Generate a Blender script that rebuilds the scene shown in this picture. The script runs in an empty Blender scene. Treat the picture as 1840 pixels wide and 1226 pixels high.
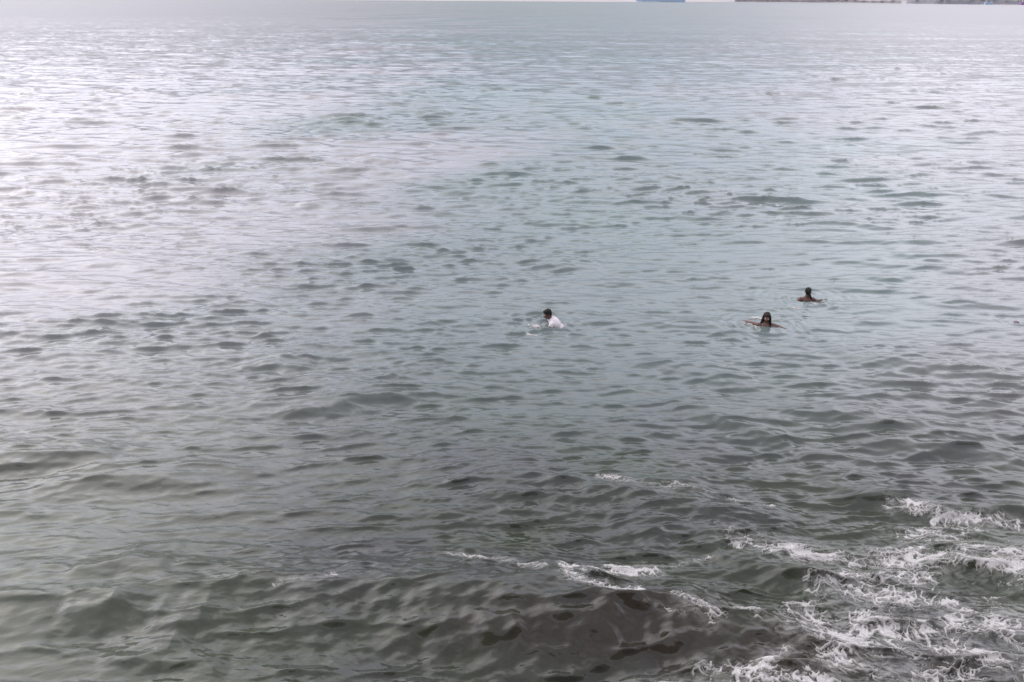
import bpy, bmesh, math, random
import numpy as np
from mathutils import Vector, Matrix

R = math.radians
scene = bpy.context.scene
col = scene.collection

# ------------------------------------------------------------------ camera
CAM_H = 6.2
PITCH = math.atan(622.0 / 1500.0)
cam_d = bpy.data.cameras.new('camera')
cam_d.sensor_width = 36.0
cam_d.lens = 36.0 * 1500.0 / 1840.0
cam_d.clip_start = 0.1
cam_d.clip_end = 20000.0
cam = bpy.data.objects.new('camera', cam_d)
col.objects.link(cam)
cam.matrix_world = (Matrix.Translation((0, 0, CAM_H)) @ Matrix.Rotation(math.pi / 2 - PITCH, 4, 'X')
                    @ Matrix.Rotation(0.008, 4, 'Z'))
scene.camera = cam

# ------------------------------------------------------------------ world: thin overcast over a daylight sky
SUN_EL, SUN_AZ = R(46), R(-58)          # azimuth measured clockwise from +Y
world = bpy.data.worlds.new('World')
scene.world = world
world.use_nodes = True
wt = world.node_tree
wt.nodes.clear()
def wn(t, **k):
    n = wt.nodes.new(t)
    for a, b in k.items():
        setattr(n, a, b)
    return n
sky = wn('ShaderNodeTexSky', sky_type='NISHITA', sun_disc=False)
sky.sun_elevation = SUN_EL
sky.sun_rotation = SUN_AZ
sky.air_density = 1.0
sky.dust_density = 2.0
tc = wn('ShaderNodeTexCoord')
mp = wn('ShaderNodeMapping')
mp.inputs['Scale'].default_value = (1.0, 1.0, 2.2)
mp.inputs['Location'].default_value = (3.1, 0.4, 0.0)
wt.links.new(tc.outputs['Generated'], mp.inputs['Vector'])
nz = wn('ShaderNodeTexNoise')
nz.inputs['Scale'].default_value = 1.7
nz.inputs['Detail'].default_value = 5.0
nz.inputs['Roughness'].default_value = 0.5
wt.links.new(mp.outputs['Vector'], nz.inputs['Vector'])
cr = wn('ShaderNodeValToRGB')
cr.color_ramp.elements[0].position = 0.36
cr.color_ramp.elements[0].color = (0.6, 0.6, 0.6, 1)
cr.color_ramp.elements[1].position = 0.60
cr.color_ramp.elements[1].color = (1, 1, 1, 1)
wt.links.new(nz.outputs['Fac'], cr.inputs['Fac'])
cloud = wn('ShaderNodeRGB')
cloud.outputs[0].default_value = (12.2, 11.8, 13.2, 1)
mx = wn('ShaderNodeMix', data_type='RGBA', blend_type='MIX')
# a gap of bluer, thinner cloud straight out to sea
gap = wn('ShaderNodeVectorMath', operation='DOT_PRODUCT')
gn = wn('ShaderNodeVectorMath', operation='NORMALIZE')
wt.links.new(tc.outputs['Generated'], gn.inputs[0])
wt.links.new(gn.outputs[0], gap.inputs[0])
gap.inputs[1].default_value = Vector((-0.02, 0.97, 0.22)).normalized()
gapr = wn('ShaderNodeMapRange', interpolation_type='SMOOTHSTEP')
gapr.inputs[1].default_value = 0.88
gapr.inputs[2].default_value = 1.0
gapr.inputs[3].default_value = 1.0
gapr.inputs[4].default_value = 0.5
wt.links.new(gap.outputs['Value'], gapr.inputs[0])
cov = wn('ShaderNodeMath', operation='MULTIPLY')
wt.links.new(cr.outputs['Color'], cov.inputs[0])
wt.links.new(gapr.outputs[0], cov.inputs[1])
wt.links.new(cov.outputs[0], mx.inputs['Factor'])
wt.links.new(sky.outputs['Color'], mx.inputs[6])
# thin cloud glows broadly round the hidden sun
sund = wn('ShaderNodeVectorMath', operation='DOT_PRODUCT')
nrm = wn('ShaderNodeVectorMath', operation='NORMALIZE')
wt.links.new(tc.outputs['Generated'], nrm.inputs[0])
wt.links.new(nrm.outputs[0], sund.inputs[0])
sund.inputs[1].default_value = (math.sin(SUN_AZ) * math.cos(SUN_EL), math.cos(SUN_AZ) * math.cos(SUN_EL), math.sin(SUN_EL))
glow = wn('ShaderNodeMapRange', interpolation_type='SMOOTHSTEP')
glow.inputs[1].default_value = 0.48
glow.inputs[2].default_value = 1.0
glow.inputs[3].default_value = 0.95
glow.inputs[4].default_value = 1.8
wt.links.new(sund.outputs['Value'], glow.inputs[0])
gm = wn('ShaderNodeVectorMath', operation='SCALE')
wt.links.new(mx.outputs[2], gm.inputs[0])
# overcast: dim at the horizon, a bright band of cloud above it
sz = wn('ShaderNodeSeparateXYZ')
wt.links.new(nrm.outputs[0], sz.inputs[0])
cie = wn('ShaderNodeValToRGB')
cie.color_ramp.interpolation = 'B_SPLINE'
for i_, (p_, v_) in enumerate(((0.0, 0.22), (0.15, 0.265), (0.36, 1.45), (0.58, 1.02), (1.0, 0.75))):
    e_ = cie.color_ramp.elements[i_] if i_ < 2 else cie.color_ramp.elements.new(p_)
    e_.position = p_
    e_.color = (v_ / 1.45, v_ / 1.45, v_ / 1.45, 1)
for e_, (p_, v_) in zip(cie.color_ramp.elements, ((0.0, 0.22), (0.15, 0.265), (0.36, 1.45), (0.58, 1.02), (1.0, 0.75))):
    e_.position = p_
    e_.color = (v_ / 1.45, v_ / 1.45, v_ / 1.45, 1)
wt.links.new(sz.outputs['Z'], cie.inputs['Fac'])
# and a brighter bank of cloud out to the right
bank = wn('ShaderNodeVectorMath', operation='DOT_PRODUCT')
wt.links.new(nrm.outputs[0], bank.inputs[0])
bank.inputs[1].default_value = Vector((0.66, 0.68, 0.30)).normalized()
bankr = wn('ShaderNodeMapRange', interpolation_type='SMOOTHSTEP')
bankr.inputs[1].default_value = 0.55
bankr.inputs[2].default_value = 1.0
bankr.inputs[3].default_value = 0.0
bankr.inputs[4].default_value = 0.55
wt.links.new(bank.outputs['Value'], bankr.inputs[0])
gb = wn('ShaderNodeMath', operation='ADD')
wt.links.new(glow.outputs[0], gb.inputs[0])
wt.links.new(bankr.outputs[0], gb.inputs[1])
gmm = wn('ShaderNodeMath', operation='MULTIPLY')
wt.links.new(gb.outputs[0], gmm.inputs[0])
wt.links.new(cie.outputs[0], gmm.inputs[1])
wt.links.new(gmm.outputs[0], gm.inputs['Scale'])
bg = wn('ShaderNodeBackground')
bg.inputs['Strength'].default_value = 0.10
wt.links.new(cloud.outputs[0], mx.inputs[7])
wt.links.new(gm.outputs[0], bg.inputs['Color'])
wo = wn('ShaderNodeOutputWorld')
wt.links.new(bg.outputs[0], wo.inputs['Surface'])

# ------------------------------------------------------------------ sun behind thin cloud
sun_d = bpy.data.lights.new('sun', 'SUN')
sun_d.energy = 0.5
sun_d.angle = R(60)
sun_d.color = (1.0, 0.97, 0.92)
sun = bpy.data.objects.new('sun', sun_d)
col.objects.link(sun)
sdir = Vector((math.sin(SUN_AZ) * math.cos(SUN_EL), math.cos(SUN_AZ) * math.cos(SUN_EL), math.sin(SUN_EL)))
sun.rotation_euler = sdir.to_track_quat('Z', 'Y').to_euler()
sun.location = (0, -5, 30)

vs = scene.view_settings
vs.view_transform = 'Standard'
vs.look = 'None'
vs.exposure = 1.16
vs.gamma = 1.0
vs.use_curve_mapping = False

# ------------------------------------------------------------------ helpers
def tag(o, label=None, cat=None, group=None, kind=None):
    if label: o['label'] = label
    if cat: o['category'] = cat
    if group: o['group'] = group
    if kind: o['kind'] = kind
    return o

def mesh_np(name, verts, faces, smooth=True):
    me = bpy.data.meshes.new(name)
    n, m = len(verts), len(faces)
    k = faces.shape[1]
    me.vertices.add(n)
    me.vertices.foreach_set('co', np.ascontiguousarray(verts, dtype=np.float32).ravel())
    me.loops.add(m * k)
    me.loops.foreach_set('vertex_index', np.ascontiguousarray(faces, dtype=np.int32).ravel())
    me.polygons.add(m)
    me.polygons.foreach_set('loop_start', np.arange(0, m * k, k, dtype=np.int32))
    me.polygons.foreach_set('loop_total', np.full(m, k, dtype=np.int32))
    if smooth:
        me.polygons.foreach_set('use_smooth', np.ones(m, dtype=bool))
    me.update(calc_edges=True)
    return me

def link(name, me, mat=None, parent=None, loc=None):
    o = bpy.data.objects.new(name, me)
    col.objects.link(o)
    if mat: me.materials.append(mat)
    if parent: o.parent = parent
    if loc: o.location = loc
    return o

class NT:
    def __init__(s, name):
        s.m = bpy.data.materials.new(name)
        s.m.use_nodes = True
        s.t = s.m.node_tree
        s.t.nodes.clear()
        s.out = s.n('ShaderNodeOutputMaterial')
        s.b = s.n('ShaderNodeBsdfPrincipled')
        s.l(s.b.outputs[0], s.out.inputs['Surface'])
    def n(s, t, **k):
        x = s.t.nodes.new(t)
        for a, b in k.items():
            setattr(x, a, b)
        return x
    def l(s, a, b):
        s.t.links.new(a, b)
    def noise(s, vec, scale, detail=3, rough=0.5, dist=0.0):
        x = s.n('ShaderNodeTexNoise')
        x.inputs['Scale'].default_value = scale
        x.inputs['Detail'].default_value = detail
        x.inputs['Roughness'].default_value = rough
        x.inputs['Distortion'].default_value = dist
        if vec is not None: s.l(vec, x.inputs['Vector'])
        return x.outputs['Fac']
    def ramp(s, fac, a, b, c0=(0, 0, 0, 1), c1=(1, 1, 1, 1)):
        x = s.n('ShaderNodeValToRGB')
        x.color_ramp.elements[0].position = a
        x.color_ramp.elements[0].color = c0
        x.color_ramp.elements[1].position = b
        x.color_ramp.elements[1].color = c1
        s.l(fac, x.inputs['Fac'])
        return x.outputs['Color']
    def mix(s, fac, a, b):
        x = s.n('ShaderNodeMix', data_type='RGBA')
        if hasattr(fac, 'is_linked'): s.l(fac, x.inputs[0])
        else: x.inputs[0].default_value = fac
        for v, i in ((a, 6), (b, 7)):
            if hasattr(v, 'is_linked'): s.l(v, x.inputs[i])
            else: x.inputs[i].default_value = v
        return x.outputs[2]
    def math(s, op, a, b=None):
        x = s.n('ShaderNodeMath', operation=op)
        for v, i in ((a, 0), (b, 1)):
            if v is None: continue
            if hasattr(v, 'is_linked'): s.l(v, x.inputs[i])
            else: x.inputs[i].default_value = v
        return x.outputs[0]

def simple_mat(name, c0, c1, scale=8.0, rough=0.6, bump=0.0, spec=0.5):
    m = NT(name)
    g = m.n('ShaderNodeTexCoord')
    f = m.noise(g.outputs['Object'], scale, 5, 0.6)
    m.l(m.mix(m.ramp(f, 0.35, 0.65), (*c0, 1), (*c1, 1)), m.b.inputs['Base Color'])
    m.b.inputs['Roughness'].default_value = rough
    m.b.inputs['Specular IOR Level'].default_value = spec
    if bump:
        bp = m.n('ShaderNodeBump')
        bp.inputs['Strength'].default_value = bump
        bp.inputs['Distance'].default_value = 0.02
        m.l(f, bp.inputs['Height'])
        m.l(bp.outputs[0], m.b.inputs['Normal'])
    return m.m

# ------------------------------------------------------------------ the sea surface as a function of position
rng = np.random.default_rng(7)

class Tile:
    """a periodic patch of wind waves: height and sideways (choppy) displacement"""
    def __init__(s, L, N, lmin, lmax, slope, wind, spread, power, seed, rot, chop, sharp=0.0):
        g = np.random.default_rng(seed)
        k1 = np.fft.fftfreq(N, L / N) * 2 * np.pi
        kx, ky = np.meshgrid(k1, k1, indexing='ij')
        k = np.hypot(kx, ky)
        k[0, 0] = 1
        th = np.arctan2(ky, kx) - wind
        d = np.abs(np.cos(th)) ** spread + 0.04
        band = 1 / (1 + np.exp(-(np.log(k) - math.log(2 * math.pi / lmax)) * 7)) / (1 + np.exp((np.log(k) - math.log(2 * math.pi / lmin)) * 7))
        amp = k ** (-power) * d * band
        amp[0, 0] = 0
        h = amp * (g.normal(size=(N, N)) + 1j * g.normal(size=(N, N)))
        H = np.fft.ifft2(h).real
        sx = np.fft.ifft2(1j * kx * h).real
        sy = np.fft.ifft2(1j * ky * h).real
        rms = math.sqrt((sx ** 2 + sy ** 2).mean())
        f = slope / rms
        s.z = (H * f).astype(np.float32)
        s.dx = (np.fft.ifft2(-1j * kx / k * h).real * f * -chop).astype(np.float32)
        s.dy = (np.fft.ifft2(-1j * ky / k * h).real * f * -chop).astype(np.float32)
        if sharp:
            r_ = s.z.std()
            q = np.clip(s.z / r_, -4, 2.8)
            s.z = (r_ * (np.exp(sharp * q) - 1) / sharp).astype(np.float32)
            s.z -= s.z.mean()
        s.L, s.N, s.c, s.s = L, N, math.cos(rot), math.sin(rot)
    def _bil(s, a, u, v):
        N = s.N
        i = np.floor(u).astype(np.int64); j = np.floor(v).astype(np.int64)
        fu = (u - i).astype(np.float32); fv = (v - j).astype(np.float32)
        i0 = i % N; j0 = j % N; i1 = (i0 + 1) % N; j1 = (j0 + 1) % N
        fu = fu * fu * (3 - 2 * fu) * 0.4 + fu * 0.6
        return (a[i0, j0] * (1 - fu) + a[i1, j0] * fu) * (1 - fv) + (a[i0, j1] * (1 - fu) + a[i1, j1] * fu) * fv
    def at(s, x, y):
        xr = x * s.c + y * s.s; yr = -x * s.s + y * s.c
        u = xr / s.L * s.N; v = yr / s.L * s.N
        z = s._bil(s.z, u, v)
        dx = s._bil(s.dx, u, v); dy = s._bil(s.dy, u, v)
        return dx * s.c - dy * s.s, dx * s.s + dy * s.c, z

W = R(90)
MID = Tile(43.0, 1024, 1.3, 4.6, 0.036, W - R(3), 7, 1.9, 21, R(2), 0.9, 0.2)
SWELL = Tile(131.0, 512, 5.0, 30.0, 0.016, W - R(6), 6, 2.2, 11, R(4), 1.0)
CHOP = Tile(19.0, 1024, 0.5, 2.0, 0.060, W + R(4), 9, 2.0, 12, R(-4), 0.5, 0.15)
SHORT = Tile(8.9, 1024, 0.14, 0.62, 0.27, W, 9.0, 1.8, 13, R(3), 0.4, 0.3)
RIPPLE = Tile(5.3, 1024, 0.035, 0.26, 0.14, W + R(6), 4.0, 1.9, 14, R(-9), 0.3, 0.2)
GUST = Tile(61.0, 256, 2.5, 22.0, 1.0, W, 1.0, 2.0, 15, R(20), 0.0)      # where the ripples are stronger or weaker
GUST.z /= GUST.z.std()
NOISE = Tile(3.7, 512, 0.05, 1.2, 1.0, W, 0.0, 1.8, 16, R(33), 0.0)
NOISE.z /= NOISE.z.std()

def sm(a, b, x):
    t = np.clip((x - a) / (b - a), 0, 1)
    return t * t * (3 - 2 * t)

# single wave crests: points (x, y), height, front width (towards the beach), back width
RIDGES = [
    ([(-6.5, 7.4), (-5.6, 7.5), (-3.6, 7.55), (-1.7, 7.66), (-0.4, 7.42), (0.5, 7.25), (1.4, 7.08), (2.2, 6.82), (3.1, 6.45), (4.2, 6.2)],
     [0.05, 0.10, 0.12, 0.20, 0.34, 0.42, 0.42, 0.34, 0.18, 0.04], 0.56, 0.55),
    ([(-1.6, 9.75), (-0.2, 9.9), (1.0, 9.75), (2.4, 9.3), (3.8, 8.7)], [0.02, 0.13, 0.17, 0.15, 0.03], 0.80, 0.9),
    ([(2.4, 8.25), (2.9, 7.95), (3.35, 7.72), (3.8, 7.6)], [0.03, 0.12, 0.17, 0.03], 0.20, 0.3),
    ([(4.2, 9.9), (4.9, 9.55), (5.6, 9.25), (6.4, 9.15), (7.4, 9.2)], [0.03, 0.11, 0.13, 0.12, 0.08], 0.25, 0.5),
    ([(4.6, 8.2), (5.3, 8.05), (6.0, 7.7), (6.8, 7.5)], [0.02, 0.12, 0.14, 0.10], 0.22, 0.35),
    ([(2.4, 7.0), (3.0, 6.75), (3.6, 6.5)], [0.02, 0.10, 0.03], 0.16, 0.25),
    ([(5.0, 11.1), (5.8, 10.95), (6.6, 10.9), (7.6, 10.6)], [0.02, 0.10, 0.11, 0.03], 0.20, 0.6),
    ([(2.5, 12.1), (3.2, 11.75), (3.8, 11.3), (4.3, 11.0)], [0.02, 0.08, 0.08, 0.02], 0.20, 0.6),
    ([(6.0, 14.3), (7.2, 14.1), (8.2, 13.8), (9.0, 13.6)], [0.02, 0.09, 0.10, 0.02], 0.22, 0.7),
    ([(4.4, 12.05), (5.2, 12.0), (5.9, 11.95)], [0.02, 0.08, 0.02], 0.18, 0.6),
    ([(5.0, 11.6), (5.8, 11.55), (6.6, 11.55)], [0.02, 0.08, 0.02], 0.18, 0.6),
    ([(2.0, 13.9), (2.8, 13.8), (3.6, 13.5), (4.4, 13.3)], [0.02, 0.09, 0.09, 0.02], 0.30, 0.7),
    ([(-4.4, 12.0), (-3.5, 12.05), (-2.8, 12.15), (-1.9, 12.4), (-0.6, 13.0)], [0.02, 0.09, 0.12, 0.08, 0.02], 0.26, 0.7),
    ([(-8.6, 10.3), (-7.6, 10.35), (-6.4, 10.5), (-5.6, 10.4)], [0.08, 0.11, 0.11, 0.02], 0.24, 0.6),
    ([(-6.6, 9.65), (-5.6, 9.8), (-4.7, 9.8), (-3.4, 9.6)], [0.02, 0.10, 0.09, 0.0], 0.20, 0.6),
    ([(-5.0, 13.6), (-4.2, 13.75), (-3.5, 13.6)], [0.02, 0.09, 0.02], 0.20, 0.6),
    ([(-7.0, 26.3), (-6.2, 26.6), (-5.4, 26.3)], [0.02, 0.12, 0.02], 0.30, 0.8),
    ([(-6.5, 33.4), (-5.6, 33.8), (-4.4, 33.5)], [0.02, 0.14, 0.02], 0.35, 1.0),
    ([(0.3, 19.6), (1.3, 19.9), (2.3, 19.4)], [0.02, 0.11, 0.02], 0.45, 1.0),
    ([(-11.5, 19.0), (-10.0, 19.2), (-8.2, 19.6)], [0.02, 0.11, 0.02], 0.30, 0.8),
    ([(-5.1, 7.75), (-4.5, 7.95), (-3.9, 7.85)], [0.02, 0.09, 0.02], 0.16, 0.3),
    ([(-4.9, 7.1), (-4.3, 7.2), (-3.6, 7.1)], [0.02, 0.10, 0.02], 0.18, 0.3),
    ([(-3.9, 6.95), (-3.3, 7.05), (-2.7, 6.9)], [0.02, 0.11, 0.02], 0.20, 0.3),
    ([(-4.2, 6.5), (-3.5, 6.6), (-2.8, 6.3)], [0.02, 0.11, 0.02], 0.20, 0.3),
]

SWIMMERS = [(0.73, 15.75, 0.55), (5.18, 15.9, 0.6), (6.55, 17.55, 0.6), (10.63, 16.45, 0.3)]

def ridges(x, y):
    z = np.zeros_like(x)
    nx_, ny_, w = NOISE.at(x * 0.35, y * 0.35)
    for pts, amps, wf, wb in RIDGES:
        px = np.array([p[0] for p in pts]); py = np.array([p[1] for p in pts])
        sel = (x > px[0] - 1) & (x < px[-1] + 1) & (y > py.min() - 6 * wf) & (y < py.max() + 4 * wb)
        if not sel.any(): continue
        xs, ys, ws = x[sel], y[sel], w[sel]
        yc = np.interp(xs, px, py) + 0.10 * wf / 0.3 * ws * 0.5
        t = np.interp(xs, px, np.arange(len(px)))
        a = np.interp(xs, px, amps, left=0, right=0)
        a = a * sm(px[0] - 0.01, px[0] + 0.25 * (px[1] - px[0]), xs) * (1 - sm(px[-1] - 0.25 * (px[-1] - px[-2]), px[-1] + 0.01, xs))
        s = ys - yc
        prof = np.where(s < 0, np.exp(-(np.abs(s) / wf) ** 1.7), np.exp(-(s / wb) ** 1.6))
        prof = prof - 0.30 * np.exp(-((s + 1.9 * wf) / (1.1 * wf)) ** 2)
        z[sel] += a * prof
    return z

def sea(x, y, dr=None):
    """displaced position of the water point whose rest position is (x, y)"""
    if dr is None: dr = np.full_like(x, 0.01)
    r = np.hypot(x, y)
    g = GUST.at(x, y)[2]
    gr = np.clip(1.0 + 0.26 * g, 0.45, 2.0)
    near = 1 - sm(7.5, 11.5, r)                        # the churned water by the beach
    # the water right of centre and farther out lies calmer than the water at left
    side = 0.78 + 0.22 * (1 - sm(-0.35, 0.25, x / (r + 1)))
    side = side * (1 - near) + 0.95 * near
    X, Y, Z = x.copy(), y.copy(), ridges(x, y)
    for T, l, k, lean in ((SWELL, 9.0, np.ones_like(x), 0.0), (MID, 8.0, 0.55 + 0.75 * sm(14, 40, r), 0.5), (CHOP, 2.9, side * (1 + 0.25 * near + 2.6 * sm(11, 34, r)) * (0.6 + 0.4 * gr), 0.35),
                    (SHORT, 0.9, gr * side * (1 - 0.6 * sm(24, 44, r)), 0.5), (RIPPLE, 0.15, gr * side * (1 + 0.2 * near), 0.2)):
        fade = 1 - sm(0.22 * l, 0.75 * l, dr)
        a, b, c = T.at(x, y)
        k = k * fade
        X += a * k; Y += (b - lean * c) * k; Z += c * k
    for sx, sy, rad in SWIMMERS:
        d = np.hypot(x - sx, y - sy)
        win = np.exp(-(d / (rad * 1.6)) ** 2)
        Z += 0.009 * np.cos(d * 2 * math.pi / 0.22) * win * (1 + NOISE.at(x, y)[2])
    return X, Y, Z

# foam, and a few faint specks in place of glints: strokes (x0, y0, x1, y1, half width, strength)
FOAM = [
    (5.02, 16.32, 0.14 + 5.02, 16.34, 0.05, 1.3), (5.24, 16.28, 5.46, 16.24, 0.05, 1.25), (4.92, 16.02, 5.00, 15.7, 0.03, 0.8),
    (6.44, 17.22, 6.76, 17.24, 0.04, 1.15), (6.10, 16.98, 6.50, 16.92, 0.04, 1.0), (5.7, 16.95, 6.1, 16.98, 0.03, 0.8),
    (0.36, 15.66, 0.58, 15.62, 0.045, 1.2), (0.34, 15.20, 0.56, 15.16, 0.035, 0.95),
    (2.7, 8.55, 3.3, 8.3, 0.16, 0.55), (3.1, 8.5, 3.9, 8.15, 0.16, 0.5), (3.4, 8.2, 4.7, 8.1, 0.13, 0.95),
    (4.3, 8.2, 5.6, 8.35, 0.18, 0.75), (5.0, 9.35, 5.6, 9.1, 0.10, 0.85), (5.5, 9.05, 6.2, 8.95, 0.13, 0.9),
    (6.0, 8.9, 7.4, 8.9, 0.10, 0.6), (4.8, 8.75, 5.3, 8.65, 0.13, 0.6), (5.2, 8.7, 5.9, 8.3, 0.2, 0.75),
    (5.6, 8.35, 7.0, 8.2, 0.22, 0.85), (5.0, 8.1, 6.4, 7.95, 0.22, 0.8), (5.9, 7.9, 7.2, 7.7, 0.25, 0.8),
    (3.9, 7.9, 4.8, 7.8, 0.2, 0.75), (3.6, 7.6, 4.4, 7.45, 0.2, 0.85), (4.2, 7.5, 5.6, 7.25, 0.22, 0.6),
    (3.3, 7.2, 4.3, 7.0, 0.24, 0.85), (3.0, 6.85, 4.1, 6.7, 0.22, 0.75), (4.1, 7.0, 4.9, 6.6, 0.22, 0.8),
    (4.8, 7.1, 5.9, 7.2, 0.25, 0.6), (5.0, 6.6, 6.4, 6.9, 0.25, 0.55), (3.2, 6.4, 4.2, 6.2, 0.22, 0.7),
    (4.3, 6.2, 5.4, 6.1, 0.2, 0.55), (1.2, 6.15, 3.2, 6.15, 0.12, 0.65), (1.8, 6.35, 2.4, 6.3, 0.07, 0.8),
    (2.4, 6.3, 2.8, 6.55, 0.06, 0.7), (2.6, 5.8, 6.0, 5.8, 0.25, 0.6),
    (2.45, 7.15, 2.6, 7.0, 0.10, 0.9), (1.85, 7.1, 2.1, 6.95, 0.13, 0.75),
    (0.75, 7.70, 1.35, 7.86, 0.045, 0.9), (1.20, 7.88, 1.68, 7.93, 0.085, 1.25), (1.7, 7.95, 2.4, 8.2, 0.03, 0.65),
    (0.60, 7.72, 0.72, 7.45, 0.07, 0.95), (0.72, 7.68, 1.05, 7.42, 0.06, 1.0), (0.64, 7.43, 1.35, 7.26, 0.09, 1.1), (1.2, 7.3, 1.6, 7.15, 0.05, 0.7),
    (-0.75, 8.06, -0.2, 8.0, 0.03, 0.75), (-0.1, 7.9, 0.35, 7.65, 0.05, 0.75),
    (1.2, 9.8, 2.2, 9.55, 0.06, 0.34), (2.2, 9.6, 3.4, 9.2, 0.05, 0.34),  # faint white specks modelled in place of glints
    (1.4, 7.0, 1.8, 6.85, 0.03, 0.4), (-4.9, 7.15, -4.3, 7.2, 0.03, 0.36), (-2.6, 7.5, -2.0, 7.6, 0.05, 0.46),  # the strokes at left are specks standing in for glints
    (-3.4, 7.6, -2.9, 7.65, 0.05, 0.38), 
   
]

def foam_mask(x, y):
    m = np.zeros_like(x)
    for x0, y0, x1, y1, w, s in FOAM:
        b = (x > min(x0, x1) - 3 * w) & (x < max(x0, x1) + 3 * w) & (y > min(y0, y1) - 3 * w) & (y < max(y0, y1) + 3 * w)
        if not b.any(): continue
        xs, ys = x[b], y[b]
        dx, dy = x1 - x0, y1 - y0
        t = np.clip(((xs - x0) * dx + (ys - y0) * dy) / (dx * dx + dy * dy), 0, 1)
        d = np.hypot(xs - x0 - t * dx, ys - y0 - t * dy)
        m[b] = np.maximum(m[b], s * np.exp(-(d / w) ** 2 * 0.9))
    return m

def cells(x, y, seed):
    """distance to the nearest cell border of a jittered grid (F2 - F1)"""
    ix = np.floor(x).astype(np.int64); iy = np.floor(y).astype(np.int64)
    f1 = np.full(x.shape, 9.0); f2 = np.full(x.shape, 9.0)
    for a in (-1, 0, 1):
        for b in (-1, 0, 1):
            cx = ix + a; cy = iy + b
            h = (cx * 73856093) ^ (cy * 19349663) ^ (seed * 83492791)
            h = (h ^ (h >> 13)) * 1274126177 & 0x7fffffff
            jx = (h & 1023) / 1023.0; jy = ((h >> 10) & 1023) / 1023.0
            d = np.hypot(cx + jx - x, cy + jy - y)
            n1 = np.minimum(f1, d)
            f2 = np.minimum(f2, np.maximum(f1, d))
            f1 = n1
    return f2 - f1

def lace(x, y):
    """0..1 strength of the foam net at a point"""
    n1 = NOISE.at(x, y)[2]; n2 = NOISE.at(x + 1.9, y - 0.7)[2]
    n3 = NOISE.at(x * 0.3 + 5, y * 0.3)[2]
    wx = x + 0.10 * n1 + 0.10 * n3; wy = y + 0.05 * n2
    a = cells(wx / 0.27, wy / 0.12, 3)
    b = cells(wx / 0.085 + 7, wy / 0.042, 5)
    n4 = NOISE.at(x * 0.8 + 2, y * 1.6)[2]
    v = np.maximum(1 - a / 0.40, 0.78 * (1 - b / 0.5))
    return np.clip(v, 0, 1) + 0.10 * n1 + 0.08 * n2 + 0.13 * n4

# ------------------------------------------------------------------ the water: one sheet, finer near the beach
ang = np.concatenate([np.linspace(-100, -40, 40, endpoint=False), np.linspace(-40, -35, 24, endpoint=False),
                      np.linspace(-35, 35, 880, endpoint=False), np.linspace(35, 40, 24, endpoint=False), np.linspace(40, 100, 41)])
ang = np.radians(ang)
rr = [2.2]
while rr[-1] < 1300:
    r = rr[-1]
    rr.append(r + (0.05 if r < 4.5 else 0.0125 + 0.0 * r if r < 9.0 else max(0.0125, 0.0044 * (r - 6.2)) if r < 60 else 0.0050 * r if r < 260 else 0.014 * r))
rr = np.array(rr)
drr = np.gradient(rr)
A, RR = np.meshgrid(ang, rr)
DR = np.repeat(drr[:, None], len(ang), axis=1)
DA = np.repeat((np.gradient(ang))[None, :], len(rr), axis=0) * RR
x0 = (np.sin(A) * RR).ravel(); y0 = (np.cos(A) * RR).ravel()
dd = np.maximum(DR, DA).ravel()
X, Y, Z = sea(x0, y0, dd)
nr, na = RR.shape
idx = np.arange(nr * na).reshape(nr, na)
F = np.stack([idx[:-1, :-1].ravel(), idx[:-1, 1:].ravel(), idx[1:, 1:].ravel(), idx[1:, :-1].ravel()], axis=1)[:, ::-1]
print('water grid', nr, na, len(F))
water_me = mesh_np('water', np.stack([X, Y, Z], axis=1), F)
fm = foam_mask(x0, y0)
wide = np.zeros_like(x0)
nearv = y0 < 11
wide[nearv] = np.clip(fm[nearv], 0, 1) ** 0.6
at = water_me.attributes.new('foam', 'FLOAT', 'POINT')
at.data.foreach_set('value', wide.astype(np.float32))

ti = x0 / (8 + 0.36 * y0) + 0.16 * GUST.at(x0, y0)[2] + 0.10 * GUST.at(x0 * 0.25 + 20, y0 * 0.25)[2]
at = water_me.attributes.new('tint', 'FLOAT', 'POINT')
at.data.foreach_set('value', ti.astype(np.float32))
sl_ = np.exp(-((x0 - 1.1) / 1.9) ** 2 - ((y0 - 6.85) / 0.38) ** 2) + 0.5 * np.exp(-((x0 - 3.4) / 2.2) ** 2 - ((y0 - 6.5) / 0.8) ** 2)
sl_ = np.clip(sl_ * (1 + 0.35 * NOISE.at(x0 * 0.5, y0 * 0.5)[2]), 0, 1)
at = water_me.attributes.new('silt', 'FLOAT', 'POINT')
at.data.foreach_set('value', sl_.astype(np.float32))
m = NT('sea_water')
geo = m.n('ShaderNodeNewGeometry')
pos = geo.outputs['Position']
sep = m.n('ShaderNodeSeparateXYZ')
m.l(pos, sep.inputs[0])
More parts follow.
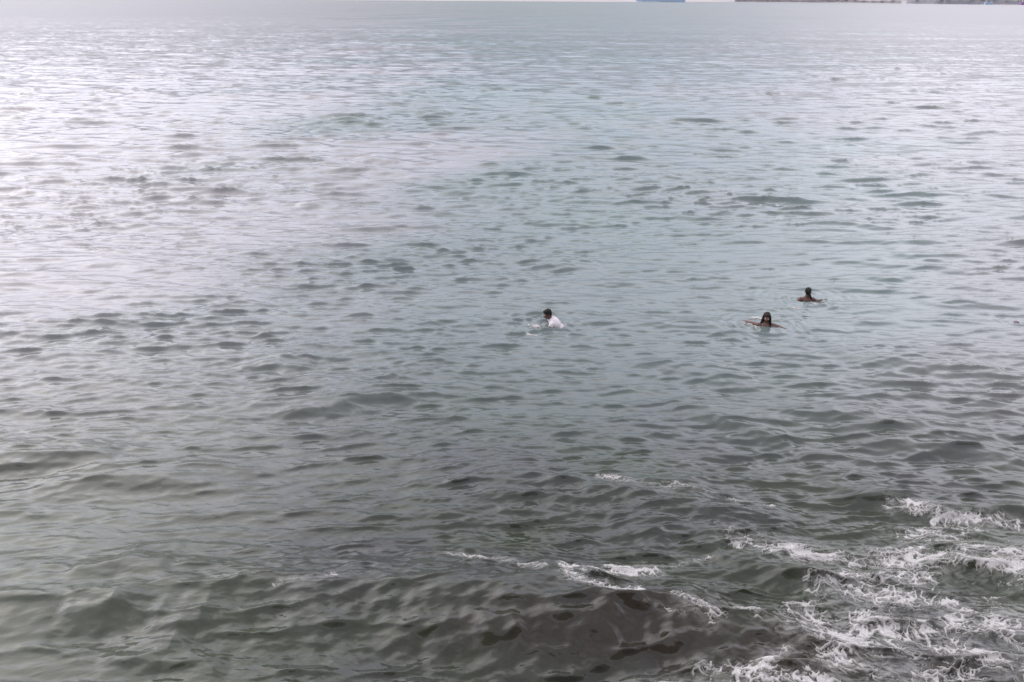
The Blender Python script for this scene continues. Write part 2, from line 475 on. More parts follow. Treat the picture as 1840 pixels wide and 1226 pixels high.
# murky olive in the shallows, greener and bluer farther out
depth = m.n('ShaderNodeMapRange', interpolation_type='SMOOTHSTEP')
depth.inputs[1].default_value = 7.6
depth.inputs[2].default_value = 17.0
m.l(sep.outputs['Y'], depth.inputs[0])
shallow = m.mix(m.ramp(m.noise(pos, 0.55, 3), 0.38, 0.62), (0.026, 0.027, 0.024, 1), (0.025, 0.031, 0.018, 1))
deep = m.mix(m.ramp(m.noise(pos, 0.03, 3), 0.40, 0.60), (0.088, 0.106, 0.102, 1), (0.084, 0.117, 0.108, 1))
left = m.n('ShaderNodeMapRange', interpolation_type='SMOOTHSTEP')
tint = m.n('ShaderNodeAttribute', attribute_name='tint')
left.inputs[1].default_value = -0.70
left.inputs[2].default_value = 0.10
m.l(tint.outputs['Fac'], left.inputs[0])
deep = m.mix(left.outputs[0], (0.178, 0.172, 0.173, 1), deep)  # left side paled in the body colour to stand in for brighter sky reflection
shl = m.n('ShaderNodeMapRange', interpolation_type='SMOOTHSTEP')
shl.inputs[1].default_value = -1.0
shl.inputs[2].default_value = -6.0
m.l(sep.outputs['X'], shl.inputs[0])
shallow = m.mix(shl.outputs[0], shallow, (0.050, 0.056, 0.040, 1))  # greener left shallows, also lightened in place of reflected sky
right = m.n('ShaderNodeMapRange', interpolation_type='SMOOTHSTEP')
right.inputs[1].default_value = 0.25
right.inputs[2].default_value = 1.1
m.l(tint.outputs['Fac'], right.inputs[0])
deep = m.mix(right.outputs[0], deep, (0.122, 0.126, 0.124, 1))  # right side paled too, sky reflection put into the colour
silt = m.n('ShaderNodeAttribute', attribute_name='silt')
shallow = m.mix(silt.outputs['Fac'], shallow, (0.019, 0.0155, 0.011, 1))
body = m.mix(depth.outputs[0], shallow, deep)
fa = m.n('ShaderNodeAttribute', attribute_name='foam')
# air bubbles under the foam turn the water milky
stretch = m.n('ShaderNodeMapping')
stretch.inputs['Scale'].default_value = (1.0, 2.0, 1.0)
m.l(pos, stretch.inputs['Vector'])
bub = m.ramp(m.noise(stretch.outputs[0], 9.0, 6, 0.65, 0.6), 0.42, 0.68)
bubf = m.math('MULTIPLY', m.math('MULTIPLY', fa.outputs['Fac'], bub), 0.8)
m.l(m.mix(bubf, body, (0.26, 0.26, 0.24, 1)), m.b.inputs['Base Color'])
m.b.inputs['IOR'].default_value = 1.333
m.b.inputs['Specular IOR Level'].default_value = 0.5
rg = m.n('ShaderNodeMapRange')
m.l(sep.outputs['Y'], rg.inputs[0])
rg.inputs[1].default_value = 5.0; rg.inputs[2].default_value = 180.0
rg.inputs[3].default_value = 0.07; rg.inputs[4].default_value = 0.22
m.l(m.math('ADD', rg.outputs[0], m.math('MULTIPLY', bubf, 0.6)), m.b.inputs['Roughness'])
s2 = m.n('ShaderNodeMapping')
s2.inputs['Scale'].default_value = (1.0, 2.4, 1.0)
m.l(pos, s2.inputs['Vector'])
bh = m.noise(s2.outputs[0], 5.5, 4, 0.55, 0.3)
bp = m.n('ShaderNodeBump')
bp.inputs['Strength'].default_value = 0.15
bp.inputs['Distance'].default_value = 0.02
m.l(bh, bp.inputs['Height'])
s3 = m.n('ShaderNodeMapping')
s3.inputs['Scale'].default_value = (1.0, 2.6, 1.0)
m.l(pos, s3.inputs['Vector'])
bh2 = m.noise(s3.outputs[0], 0.9, 4, 0.6, 0.2)
bp2 = m.n('ShaderNodeBump')
bp2.inputs['Strength'].default_value = 0.07
bp2.inputs['Distance'].default_value = 0.05
m.l(bh2, bp2.inputs['Height'])
m.l(bp2.outputs[0], bp.inputs['Normal'])
s4 = m.n('ShaderNodeMapping')
s4.inputs['Scale'].default_value = (1.0, 1.9, 1.0)
m.l(pos, s4.inputs['Vector'])
bp3 = m.n('ShaderNodeBump')
bp3.inputs['Strength'].default_value = 0.15
bp3.inputs['Distance'].default_value = 0.008
m.l(m.noise(s4.outputs[0], 19.0, 3, 0.55, 0.4), bp3.inputs['Height'])
m.l(bp.outputs[0], bp3.inputs['Normal'])
m.l(bp3.outputs[0], m.b.inputs['Normal'])
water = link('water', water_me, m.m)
tag(water, 'choppy grey green sea water with murky brown shallows near the beach', kind='structure')

# ------------------------------------------------------------------ foam: a thin net of real froth lying on the water, plus a few glint specks
def build_foam(xa, xb, ya, yb, step_x, step_y):
    gx = np.arange(xa, xb, step_x); gy = np.arange(ya, yb, step_y)
    GX, GY = np.meshgrid(gx, gy)
    x = GX.ravel(); y = GY.ravel()
    mk = foam_mask(x, y)
    v = np.zeros_like(x)
    s = mk > 0.12
    v[s] = lace(x[s], y[s])
    h = v - (1.12 - 0.70 * mk)
    h[~s] = -1
    n = GX.shape
    fi = np.arange(n[0] * n[1]).reshape(n)
    keep = (h > 0).reshape(n)
    q = keep[:-1, :-1] | keep[:-1, 1:] | keep[1:, :-1] | keep[1:, 1:]
    Fq = np.stack([fi[:-1, :-1][q], fi[:-1, 1:][q], fi[1:, 1:][q], fi[1:, :-1][q]], axis=1)
    used = np.unique(Fq)
    mp_ = np.full(n[0] * n[1], -1, dtype=np.int64); mp_[used] = np.arange(len(used))
    xs, ys, hs = x[used], y[used], h[used]
    sX, sY, sZ = sea(xs, ys)
    lift = np.where(hs > 0, 0.002 + 0.012 * np.clip(hs / 0.25, 0, 1) ** 0.6, -0.004)
    lift = lift + np.where(hs > 0.03, rng.normal(size=len(hs)) * 0.0022, 0)
    V = np.stack([sX, sY, sZ + lift], axis=1)
    return V, mp_[Fq], hs

parts_ = [build_foam(-5.6, 7.6, 5.5, 10.2, 0.0085, 0.0085), build_foam(0.0, 0.95, 14.95, 15.9, 0.009, 0.012),
          build_foam(4.7, 5.75, 15.5, 16.6, 0.009, 0.012), build_foam(5.5, 7.1, 16.6, 17.5, 0.009, 0.012)]
off_ = np.cumsum([0] + [len(p[0]) for p in parts_])
V = np.concatenate([p[0] for p in parts_])
Fq = np.concatenate([p[1] + o_ for p, o_ in zip(parts_, off_)])
hs = np.concatenate([p[2] for p in parts_])
print('foam quads', len(Fq))
foam_me = mesh_np('foam', V, Fq)
at = foam_me.attributes.new('thick', 'FLOAT', 'POINT')
at.data.foreach_set('value', np.clip(hs / 0.22, 0, 1).astype(np.float32))
m = NT('sea_foam')
ta = m.n('ShaderNodeAttribute', attribute_name='thick')
g = m.n('ShaderNodeNewGeometry')
fn = m.noise(g.outputs['Position'], 60.0, 3, 0.6)
c = m.mix(m.ramp(ta.outputs['Fac'], 0.0, 1.0), (0.085, 0.085, 0.075, 1), (0.38, 0.372, 0.36, 1))
m.l(m.mix(m.ramp(fn, 0.35, 0.7), c, (0.22, 0.215, 0.20, 1)), m.b.inputs['Base Color'])
m.b.inputs['Roughness'].default_value = 0.6
m.b.inputs['Specular IOR Level'].default_value = 0.3
foam = link('sea_foam', foam_me, m.m)
tag(foam, 'white lacy foam spread over the shallow water, with a few specks for glints', 'foam', kind='stuff')

# ------------------------------------------------------------------ seabed and home beach under and behind the camera
def sheet(name, pts_y, x0, x1, mat, nx=24, jitter=0.0):
    xs = np.linspace(x0, x1, nx)
    V = []
    for yy, zz in pts_y:
        for xx in xs:
            V.append((xx, yy + jitter * math.sin(xx * 0.013) , zz + (rng.random() - 0.5) * 0.02 * jitter))
    V = np.array(V)
    ii = np.arange(len(V)).reshape(len(pts_y), nx)
    Fc = np.stack([ii[:-1, :-1].ravel(), ii[:-1, 1:].ravel(), ii[1:, 1:].ravel(), ii[1:, :-1].ravel()], axis=1)
    return link(name, mesh_np(name, V, Fc), mat)

sand = simple_mat('wet_sand', (0.16, 0.13, 0.10), (0.24, 0.20, 0.155), 0.8, 0.7, 0.3)
pale_sand = simple_mat('far_sand', (0.24, 0.215, 0.215), (0.30, 0.27, 0.27), 0.02, 0.8)
tag(sheet('seabed', [(-40, 4.6), (-6, 4.2), (-1, 3.4), (0.8, 1.2), (2.0, 0.3), (3.4, -0.7), (9, -1.3), (40, -4), (400, -12), (900, -6), (1300, -5)], -1500, 1500, sand),
    'brown sandy seabed rising to the near beach', kind='structure')

# ------------------------------------------------------------------ the far shore, a kilometre out
def shore_y(x): return float(np.interp(x, (-1500, -188, 44, 134, 240, 340, 411, 463, 492, 576, 900, 1500), (900, 938, 955, 1008, 1092, 1150, 1159, 1112, 1042, 1022, 980, 960)))
random.seed(5)
fx = np.linspace(-1500, 1500, 300)
prof = [(-8, -1.2), (0, 0.05), (10, 0.9), (34, 2.2), (60, 3.4), (160, 9), (420, 34), (900, 60)]
V = []
for dy, z in prof:
    for xx in fx:
        wob = 2.5 * math.sin(xx * 0.041) + 1.5 * math.sin(xx * 0.097 + 1)
        zz = z if dy < 60 else z * (0.75 + 0.5 * (0.5 + 0.5 * math.sin(xx * 0.006 + dy)))
        V.append((xx, shore_y(xx) + dy + wob * (dy < 60), zz))
ii = np.arange(len(V)).reshape(len(prof), len(fx))
Fc = np.stack([ii[:-1, :-1].ravel(), ii[:-1, 1:].ravel(), ii[1:, 1:].ravel(), ii[1:, :-1].ravel()], axis=1)
Va = np.array(V)
nb = 4
beach = link('far_beach', mesh_np('far_beach', Va[:len(fx) * 5], Fc[:(len(fx) - 1) * 4]), pale_sand)
tag(beach, 'pale sand beach along the far shore', kind='structure')
hill_mat = simple_mat('far_hill', (0.05, 0.07, 0.05), (0.11, 0.12, 0.09), 0.015, 0.9)
h2 = Va[len(fx) * 4:]
hills = link('far_hills', mesh_np('far_hills', h2, Fc[:(len(fx) - 1) * 3]), hill_mat)
tag(hills, 'low green hills behind the far beach', kind='structure')

def box_bm(bm, c, s, bev=0.0):
    r = bmesh.ops.create_cube(bm, size=1.0)
    vsx = r['verts']
    bmesh.ops.scale(bm, vec=s, verts=vsx)
    bmesh.ops.translate(bm, vec=c, verts=vsx)
    if bev:
        es = list({e for v in vsx for e in v.link_edges})
        bmesh.ops.bevel(bm, geom=es, offset=bev, segments=1, affect='EDGES')
def from_bm(name, bm, mat, parent=None, smooth=False):
    me = bpy.data.meshes.new(name)
    bm.to_mesh(me); bm.free()
    if smooth:
        for p in me.polygons: p.use_smooth = True
    return link(name, me, mat, parent)

# long stone wall along the waterline at the right of the far shore
stone = simple_mat('far_stone', (0.20, 0.185, 0.19), (0.32, 0.29, 0.295), 0.12, 0.85)
stone_dark = simple_mat('far_dark_stone', (0.21, 0.21, 0.23), (0.29, 0.28, 0.30), 0.10, 0.85)
def seawall(name_lab, xa, xb, h, mat, lab):
    root = bpy.data.objects.new('sea_wall', None); col.objects.link(root)
    yc = 0
    root.location = ((xa + xb) / 2, yc, 0)
    tag(root, lab, 'wall')
    bm = bmesh.new()
    n = 24
    vs_ = []
    for k in range(n + 1):
        xx = xa + (xb - xa) * k / n - (xa + xb) / 2
        j = random.uniform(-0.25, 0.25)
        hh = h + random.uniform(-0.35, 0.35)
        vs_.append([bm.verts.new((xx, shore_y(xx + (xa + xb) / 2) + 4 + yy + j, zz)) for yy, zz in ((-2.4, -1.5), (-1.2, hh), (1.6, hh), (2.2, -1.5))])
    for a, b in zip(vs_[:-1], vs_[1:]):
        for k in range(3):
            bm.faces.new((a[k], b[k], b[k + 1], a[k + 1]))
    bm.faces.new(vs_[0]); bm.faces.new(vs_[-1][::-1])
    from_bm('wall_face', bm, mat, root)
    bm = bmesh.new()
    for k in range(n):
        xx = xa + (xb - xa) * (k + 0.5) / n - (xa + xb) / 2
        box_bm(bm, (xx, shore_y(xx + (xa + xb) / 2) + 4.2, h + 0.62), ((xb - xa) / n * 0.97, 3.2, 0.5), 0.05)
    from_bm('coping', bm, mat, root)
seawall('a', 272, 470, 3.0, stone, 'low pinkish grey stone wall at the far waterline right of centre')
seawall('b', 474, 760, 4.2, stone_dark, 'taller dark grey stone wall at the far waterline at the right edge')

blue = simple_mat('hazed_blue_paint', (0.28, 0.38, 0.52), (0.33, 0.44, 0.57), 0.3, 0.45)  # hull blue made paler, distance haze mixed into the colour
white = simple_mat('white_paint', (0.32, 0.32, 0.32), (0.40, 0.39, 0.39), 0.4, 0.5)
glass = simple_mat('dark_glass', (0.03, 0.04, 0.05), (0.05, 0.06, 0.07), 0.4, 0.1)
violet = simple_mat('violet_paint', (0.22, 0.13, 0.28), (0.30, 0.18, 0.34), 0.3, 0.5)
def boat(x, y, L, Bm, fb, lab, mat, house=True):
    root = bpy.data.objects.new('boat', None); col.objects.link(root)
    root.location = (x, y, 0)
    tag(root, lab, 'boat', 'boats along the far shore')
    bm = bmesh.new()
    n = 18
    rings = []
    for k in range(n + 1):
        t = k / n
        xx = (t - 0.5) * L
        w = Bm / 2 * (1 - max(0, (t - 0.55) / 0.45) ** 2.2) * (0.82 + 0.18 * min(1, t / 0.2))
        w = max(w, 0.05)
        sh = fb * (1 + 0.45 * max(0, (t - 0.45) / 0.55) ** 2 + 0.08 * (1 - t))
        rings.append([bm.verts.new((xx, yy * w, zz)) for yy, zz in ((-1, sh), (-0.92, 0.2), (-0.6, -0.5), (0, -0.7), (0.6, -0.5), (0.92, 0.2), (1, sh), (0.9, sh - 0.25), (-0.9, sh - 0.25))])
    for a, b in zip(rings[:-1], rings[1:]):
        for k in range(9):
            bm.faces.new((a[k], a[(k + 1) % 9], b[(k + 1) % 9], b[k]))
    bm.faces.new(rings[0]); bm.faces.new(rings[-1][::-1])
    bmesh.ops.recalc_face_normals(bm, faces=bm.faces)
    from_bm('hull', bm, mat, root)
    if house:
        bm = bmesh.new()
        box_bm(bm, (-0.14 * L, 0, fb + 1.0), (0.42 * L, Bm * 0.6, 2.2), 0.12)
        box_bm(bm, (-0.14 * L, 0, fb + 2.2), (0.46 * L, Bm * 0.68, 0.14))
        cb = from_bm('cabin', bm, white, root)
        for k in range(5):
            bm = bmesh.new()
            box_bm(bm, (-0.14 * L + (k - 2) * 0.075 * L, -Bm * 0.3 - 0.02, fb + 1.25), (0.045 * L, 0.05, 0.7))
            from_bm('window', bm, glass, cb)
boat(165, 1020, 56, 6, 2.6, 'long blue boat lying at the far shore right of centre', blue)
boat(536, 1020, 9, 3.4, 2.2, 'small blue boat moored before the dark wall on the far shore', blue)
boat(574, 1012, 13, 4.0, 3.0, 'violet boat moored before the dark wall at the top right corner', violet)

# the line of small surf breaking on the far beach
bm = bmesh.new()
for k in range(46):
    xx = 130 + k * 5.2 + random.uniform(-1, 1)
    L = random.uniform(2.5, 6.5)
    yy = shore_y(xx) - 13 + random.uniform(-1.5, 1.5)
    r = bmesh.ops.create_icosphere(bm, subdivisions=2, radius=1.0)
    for v in r['verts']:
        v.co = Vector((xx + v.co.x * L, yy + v.co.y * 0.8, 0.05 + v.co.z * (0.22 + 0.10 * math.sin(v.co.x * 7 + k))))
surf_mat = simple_mat('far_surf', (0.34, 0.34, 0.34), (0.42, 0.42, 0.42), 1.5, 0.7)
surf = from_bm('far_surf', bm, surf_mat, smooth=True)
tag(surf, 'thin white line of surf breaking on the far beach', 'surf', kind='stuff')

# ------------------------------------------------------------------ swimmers
skin_brown = simple_mat('wet_brown_skin', (0.070, 0.036, 0.028), (0.092, 0.048, 0.038), 9.0, 0.5, 0.0, 0.3)
skin_tan = simple_mat('wet_tan_skin', (0.080, 0.043, 0.034), (0.105, 0.058, 0.046), 9.0, 0.5, 0.0, 0.3)
hair_mat = simple_mat('wet_black_hair', (0.004, 0.004, 0.003), (0.009, 0.008, 0.006), 60.0, 0.7, 0.4, 0.2)
hair_brown = simple_mat('wet_dark_brown_hair', (0.009, 0.005, 0.004), (0.016, 0.009, 0.007), 60.0, 0.7, 0.4, 0.2)
hair_red = simple_mat('wet_reddish_hair', (0.060, 0.042, 0.045), (0.085, 0.060, 0.064), 60.0, 0.45, 0.6)
shirt_mat = simple_mat('wet_white_cotton', (0.40, 0.37, 0.38), (0.52, 0.485, 0.495), 14.0, 0.6, 0.5)
eye_mat = simple_mat('eye_white', (0.55, 0.52, 0.50), (0.60, 0.57, 0.55), 30.0, 0.2)
swim_mat = simple_mat('dark_swimwear', (0.02, 0.02, 0.03), (0.035, 0.035, 0.05), 20.0, 0.5)

def tcaps(bm, a, b, ra, rb, seg=12):
    """tapered capsule from a to b"""
    a, b = Vector(a), Vector(b)
    d = b - a
    q = d.to_track_quat('Z', 'Y')
    L = d.length
    rings = []
    prof_ = []
    for k in range(5):
        t = math.pi / 2 * (1 - k / 4.0)
        prof_.append((ra * math.cos(t), -ra * math.sin(t)))
    for k in range(1, 5):
        t = math.pi / 2 * (k / 4.0)
        prof_.append((rb * math.cos(t), L + rb * math.sin(t)))
    prof_.insert(5, (rb, L)) if L > 1e-4 else None
    for r_, z_ in prof_:
        ring = []
        for i in range(seg):
            an = 2 * math.pi * i / seg
            ring.append(bm.verts.new(a + q @ Vector((max(r_, 1e-4) * math.cos(an), max(r_, 1e-4) * math.sin(an), z_))))
        rings.append(ring)
    for p, n_ in zip(rings[:-1], rings[1:]):
        for i in range(seg):
            bm.faces.new((p[i], p[(i + 1) % seg], n_[(i + 1) % seg], n_[i]))
    bm.faces.new(rings[0][::-1]); bm.faces.new(rings[-1])

def ell(bm, c, s, rot=None, sub=3):
    r = bmesh.ops.create_icosphere(bm, subdivisions=sub, radius=1.0)
    M = Matrix.Translation(c) @ (rot.to_4x4() if rot else Matrix.Identity(4)) @ Matrix.Diagonal((*s, 1))
    bmesh.ops.transform(bm, matrix=M, verts=r['verts'])

def fuse(name, bm, mat, parent, voxel, smooth_it=6, decimate=None, disp=0.0):
    """weld overlapping volumes into one continuous skin"""
    me = bpy.data.meshes.new(name)
    bm.to_mesh(me); bm.free()
    o = bpy.data.objects.new(name, me); col.objects.link(o)
    md = o.modifiers.new('r', 'REMESH'); md.mode = 'VOXEL'; md.voxel_size = voxel; md.use_smooth_shade = True
    sm_ = o.modifiers.new('s', 'SMOOTH'); sm_.factor = 0.5; sm_.iterations = smooth_it
    if decimate:
        dm = o.modifiers.new('d', 'DECIMATE'); dm.ratio = decimate
    dg = bpy.context.evaluated_depsgraph_get()
    me2 = bpy.data.meshes.new_from_object(o.evaluated_get(dg))
    bpy.data.objects.remove(o)
    for p in me2.polygons: p.use_smooth = True
    if disp:
        for v in me2.vertices:
            c_ = v.co
            v.co = c_ + v.normal * disp * (math.sin(c_.x * 38 + c_.z * 27 + 2 * math.sin(c_.y * 21)) + 0.6 * math.sin(c_.y * 55 + c_.x * 31))
    me2.materials.clear()
    me2.name = name
    return link(name, me2, mat, parent)

def hand(bm, wrist, d, up, side=1):
    """palm, four fingers of unequal length with a bend, and a thumb from the side of the palm"""
    wrist, d, up = Vector(wrist), Vector(d).normalized(), Vector(up).normalized()
    lat = d.cross(up).normalized()
    up = lat.cross(d).normalized()
    palm_c = wrist + d * 0.05
    rot = Matrix((lat, d, up)).transposed()
    ell(bm, palm_c, (0.040, 0.052, 0.015), rot, 2)
    for k, Lf in enumerate((0.068, 0.078, 0.072, 0.056)):
        off = (k - 1.5) * 0.021
        b0 = wrist + d * 0.075 + lat * off
        dk = (d + lat * (k - 1.5) * 0.07).normalized()
        b1 = b0 + dk * Lf * 0.55
        b2 = b1 + (dk - up * 0.35).normalized() * Lf * 0.45
        tcaps(bm, b0, b1, 0.0095, 0.0088, 8); tcaps(bm, b1, b2, 0.0088, 0.0072, 8)
    t0 = wrist + d * 0.022 - lat * side * 0.030
    t1 = t0 + (d * 0.6 - lat * side * 0.75).normalized() * 0.038
    t2 = t1 + (d * 0.9 - lat * side * 0.35).normalized() * 0.028
    tcaps(bm, t0, t1, 0.012, 0.010, 8); tcaps(bm, t1, t2, 0.010, 0.008, 8)

def head_parts(bm, c, rot):
    """skull, jaw, nose, brow, lips and ears; the face looks along local -Y"""
    def P(x, y, z): return Vector(c) + rot @ Vector((x, y, z))
    ell(bm, P(0, 0.012, 0.022), (0.076, 0.094, 0.088), rot)
    ell(bm, P(0, -0.028, -0.045), (0.056, 0.060, 0.066), rot)
    ell(bm, P(0, -0.052, -0.092), (0.026, 0.022, 0.020), rot, 2)
    tcaps(bm, P(0, -0.084, 0.005), P(0, -0.102, -0.030), 0.009, 0.014, 8)
    tcaps(bm, P(-0.040, -0.074, 0.020), P(0.040, -0.074, 0.020), 0.012, 0.012, 8)
    tcaps(bm, P(-0.018, -0.082, -0.058), P(0.018, -0.082, -0.058), 0.009, 0.009, 8)
    for s_ in (-1, 1):
        ell(bm, P(0.046 * s_, -0.052, -0.022), (0.022, 0.024, 0.022), rot, 2)
        ell(bm, P(0.080 * s_, 0.012, -0.012), (0.010, 0.020, 0.032), rot, 2)

def swimmer(loc, rz, J, hair, hair_m, skin_m, lab, shirt=None, voxel=0.0075, size=0.84):
    root = bpy.data.objects.new('person', None); col.objects.link(root)
    root.location = loc; root.rotation_euler = (0, 0, rz); root.scale = (size, size, size)
    tag(root, lab, 'person', 'swimmers')
    bm = bmesh.new()
    V3 = {k: Vector(v) for k, v in J.items() if not isinstance(v, (Matrix,))}
    hr = J['head_rot']
    head_parts(bm, V3['head'], hr)
    neck_top = V3['head'] + hr @ Vector((0, 0.022, -0.05))
    tcaps(bm, V3['neck'], neck_top, 0.062, 0.054)
    ch, hp, nk = V3['chest'], V3['hips'], V3['neck']
    latv = (V3['sh_l'] - V3['sh_r']).normalized()
    ax = (nk - hp).normalized()
    fr = latv.cross(ax).normalized()
    T = Matrix((latv, fr, ax)).transposed()
    ell(bm, ch, (0.165, 0.110, 0.19), T)
    ell(bm, (ch + hp) / 2, (0.135, 0.095, 0.20), T)
    ell(bm, hp, (0.160, 0.115, 0.13), T)
    ell(bm, nk - ax * 0.035, (0.13, 0.06, 0.045), T, 2)
    for s_ in ('l', 'r'):
        sh, el, wr = V3['sh_' + s_], V3['el_' + s_], V3['wr_' + s_]
        tcaps(bm, ch * 0.35 + sh * 0.65, sh, 0.075, 0.062)
        tcaps(bm, sh, el, 0.056, 0.042)
        tcaps(bm, el, wr, 0.043, 0.028)
        hand(bm, wr, (wr - el), J.get('palm_' + s_, (0, 0, 1)), 1 if s_ == 'l' else -1)
        hj = hp + latv * (0.085 if s_ == 'l' else -0.085)
        kn, an = V3['kn_' + s_], V3['an_' + s_]
        tcaps(bm, hj, kn, 0.085, 0.056)
        tcaps(bm, kn, kn.lerp(an, 0.35), 0.055, 0.056)
        tcaps(bm, kn.lerp(an, 0.35), an, 0.056, 0.035)
        ft = (an - kn).normalized()
        tcaps(bm, an, an + ft * 0.06 + Vector((0, 0, -0.10)), 0.038, 0.03)
        tcaps(bm, an + ft * 0.06 + Vector((0, 0, -0.10)), an + ft * 0.12 + Vector((0, 0, -0.17)), 0.03, 0.022)
    body = fuse('body', bm, skin_m, root, voxel, 5)
    for s_ in (-1, 1):
        bm = bmesh.new()
        ell(bm, V3['head'] + hr @ Vector((0.030 * s_, -0.080, 0.000)), (0.0125, 0.0125, 0.0115), hr, 2)
        from_bm('eye', bm, eye_mat, body, True)
    bm = bmesh.new()
    hair(bm, V3['head'], hr)
    fuse('hair', bm, hair_m, root, 0.006, 4, None, 0.0016)
    bm = bmesh.new()                                   # trunks or briefs
    ell(bm, hp, (0.168, 0.124, 0.125), T)
    for s_ in ('l', 'r'):
        hj = hp + latv * (0.085 if s_ == 'l' else -0.085)
        tcaps(bm, hj, hj.lerp(V3['kn_' + s_], 0.3), 0.093, 0.088)
    fuse('swimwear', bm, swim_mat, root, 0.012, 4)
    if shirt:
        bm = bmesh.new()
        ell(bm, ch, (0.182, 0.128, 0.20), T)
        ell(bm, (ch + hp) / 2, (0.158, 0.122, 0.21), T)
        ell(bm, hp, (0.172, 0.132, 0.12), T)
        ell(bm, nk - ax * 0.045, (0.125, 0.075, 0.045), T, 2)
        for s_ in ('l', 'r'):
            sh, el = V3['sh_' + s_], V3['el_' + s_]
            tcaps(bm, ch * 0.35 + sh * 0.65, sh, 0.084, 0.072)
            tcaps(bm, sh, sh.lerp(el, shirt), 0.070, 0.066)
        fuse('shirt', bm, shirt_mat, root, 0.009, 5, None, 0.0035)
    return root

def hair_short(bm, c, rot):
    def P(x, y, z): return Vector(c) + rot @ Vector((x, y, z))
    ell(bm, P(0, 0.024, 0.038), (0.086, 0.098, 0.088), rot)
    ell(bm, P(0, 0.055, -0.01), (0.076, 0.062, 0.075), rot)
    ell(bm, P(0, -0.040, 0.080), (0.055, 0.045, 0.030), rot)
def hair_long(bm, c, rot):
    hair_short(bm, c, rot)
    def P(x, y, z): return Vector(c) + rot @ Vector((x, y, z))
    for s_, L in ((-1, 0.20), (1, 0.30)):
        tcaps(bm, P(0.072 * s_, 0.0, 0.03), P(0.088 * s_, -0.01, -0.10), 0.030, 0.032)
        tcaps(bm, P(0.088 * s_, -0.01, -0.10), P(0.125 * s_, -0.05, -L), 0.034, 0.022)
        tcaps(bm, P(0.06 * s_, 0.05, 0.0), P(0.07 * s_, 0.07, -0.20), 0.04, 0.035)
    tcaps(bm, P(0, 0.075, 0.0), P(0, 0.09, -0.22), 0.05, 0.045)
def hair_tied(bm, c, rot):
    hair_short(bm, c, rot)
    def P(x, y, z): return Vector(c) + rot @ Vector((x, y, z))
    ell(bm, P(0, 0.125, 0.03), (0.035, 0.035, 0.035), rot, 2)
    tcaps(bm, P(0, 0.13, 0.02), P(-0.07, 0.12, -0.13), 0.028, 0.026)
    tcaps(bm, P(-0.07, 0.12, -0.13), P(-0.12, 0.09, -0.20), 0.030, 0.016)

def E(rx, ry, rz_):
    return (Matrix.Rotation(rz_, 3, 'Z') @ Matrix.Rotation(ry, 3, 'Y') @ Matrix.Rotation(rx, 3, 'X'))

def surface_z(x, y):
    a = np.array([float(x)]); b = np.array([float(y)])
    return float(sea(a, b)[2][0]) - 0.03

# first swimmer: seen from its left side, leaning forward to the left, wet white shirt humped on the back
z = surface_z(0.73, 15.75)
swimmer((0.73, 15.75, z - 0.035), 0.0, dict(
    head=(-0.03, 0.0, 0.325), head_rot=E(R(18), 0, R(-72)), neck=(0.055, 0, 0.205), chest=(0.165, 0, 0.085), hips=(0.44, 0.02, -0.20),
    sh_l=(0.075, -0.170, 0.125), el_l=(-0.01, -0.28, -0.04), wr_l=(-0.20, -0.36, -0.01),
    sh_r=(0.085, 0.175, 0.125), el_r=(-0.10, 0.30, -0.06), wr_r=(-0.30, 0.26, -0.06),
    kn_l=(0.55, -0.15, -0.60), an_l=(0.86, -0.14, -0.78), kn_r=(0.40, 0.14, -0.62), an_r=(0.72, 0.16, -0.86)),
    hair_short, hair_mat, skin_brown,
    'swimmer with short black hair and a wet white shirt on the back, leftmost and alone', shirt=0.18)

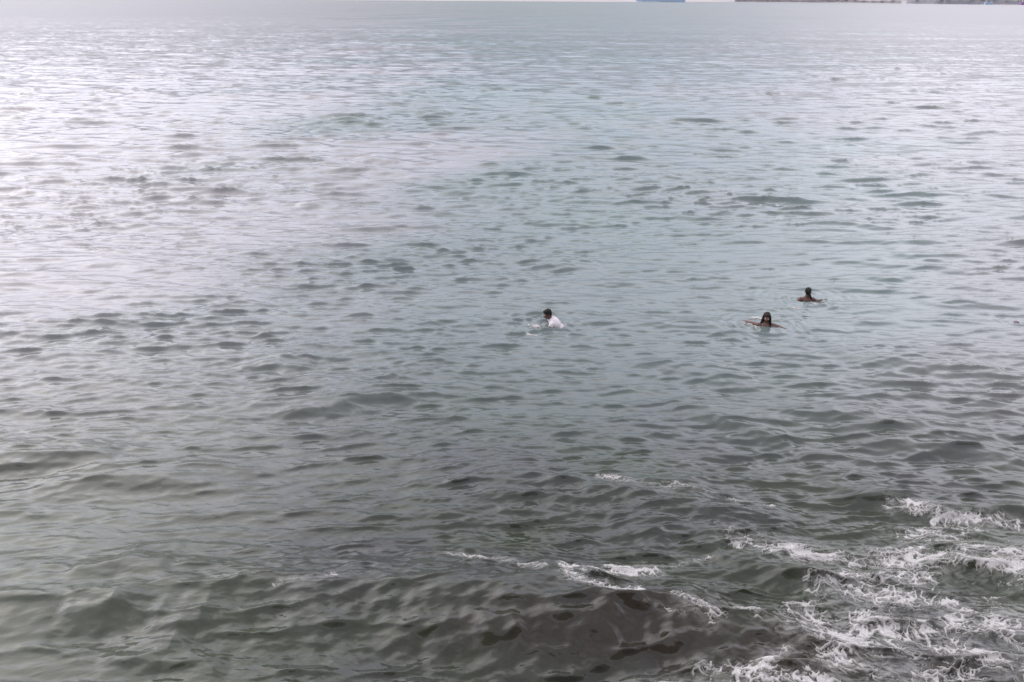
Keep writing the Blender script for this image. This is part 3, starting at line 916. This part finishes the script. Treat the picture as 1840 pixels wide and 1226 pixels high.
# second swimmer: faces the beach, long dark hair on both sides of the face, arms spread under the surface
z = surface_z(5.18, 15.9)
swimmer((5.18, 15.9, z), 0.0, dict(
    head=(0.0, -0.02, 0.255), head_rot=E(R(14), R(2), R(-16)), neck=(0.0, 0.02, 0.115), chest=(0.0, 0.03, -0.065), hips=(0.03, 0.12, -0.45),
    sh_l=(0.175, 0.01, 0.035), el_l=(0.33, -0.05, 0.01), wr_l=(0.46, -0.22, 0.00),
    sh_r=(-0.175, 0.01, 0.040), el_r=(-0.34, 0.13, 0.05), wr_r=(-0.46, 0.34, 0.02),
    kn_l=(0.14, -0.05, -0.80), an_l=(0.15, 0.25, -1.10), kn_r=(-0.10, -0.05, -0.82), an_r=(-0.10, 0.28, -1.08)),
    hair_long, hair_brown, skin_tan,
    'swimmer facing the beach with long dark hair falling over both shoulders')

# third swimmer: farther out, seen from behind, arms spread on the surface
z = surface_z(6.55, 17.55)
swimmer((6.55, 17.55, z), 0.0, dict(
    head=(0.02, 0.02, 0.30), head_rot=E(R(4), 0, R(168)), neck=(0.01, 0.0, 0.165), chest=(0.01, 0.0, -0.01), hips=(0.02, -0.04, -0.40),
    sh_l=(-0.165, 0.0, 0.085), el_l=(-0.29, -0.04, 0.01), wr_l=(-0.42, -0.20, 0.01),
    sh_r=(0.175, 0.0, 0.080), el_r=(0.31, 0.02, 0.02), wr_r=(0.48, 0.08, 0.03),
    kn_l=(-0.10, 0.16, -0.76), an_l=(-0.10, -0.12, -1.08), kn_r=(0.12, 0.14, -0.76), an_r=(0.12, -0.14, -1.08)),
    hair_tied, hair_mat, skin_brown,
    'farthest swimmer, seen from behind, black hair tied back and bare brown shoulders', size=0.80)

# fourth: at the right edge, only the wet crown of the head above the water
z = surface_z(10.63, 16.45)
swimmer((10.63, 16.45, z), 0.0, dict(
    head=(0.0, -0.02, -0.055), head_rot=E(R(30), 0, R(-30)), neck=(0.0, 0.03, -0.17), chest=(0.0, 0.06, -0.33), hips=(0.0, 0.26, -0.66),
    sh_l=(0.175, 0.04, -0.24), el_l=(0.33, -0.05, -0.32), wr_l=(0.40, -0.25, -0.25),
    sh_r=(-0.175, 0.04, -0.24), el_r=(-0.33, -0.05, -0.32), wr_r=(-0.40, -0.25, -0.25),
    kn_l=(0.12, 0.10, -1.0), an_l=(0.12, 0.42, -1.2), kn_r=(-0.10, 0.10, -1.0), an_r=(-0.10, 0.42, -1.2)),
    hair_short, hair_red, skin_tan,
    'nearly submerged swimmer at the right edge, only a reddish wet crown showing', voxel=0.011)
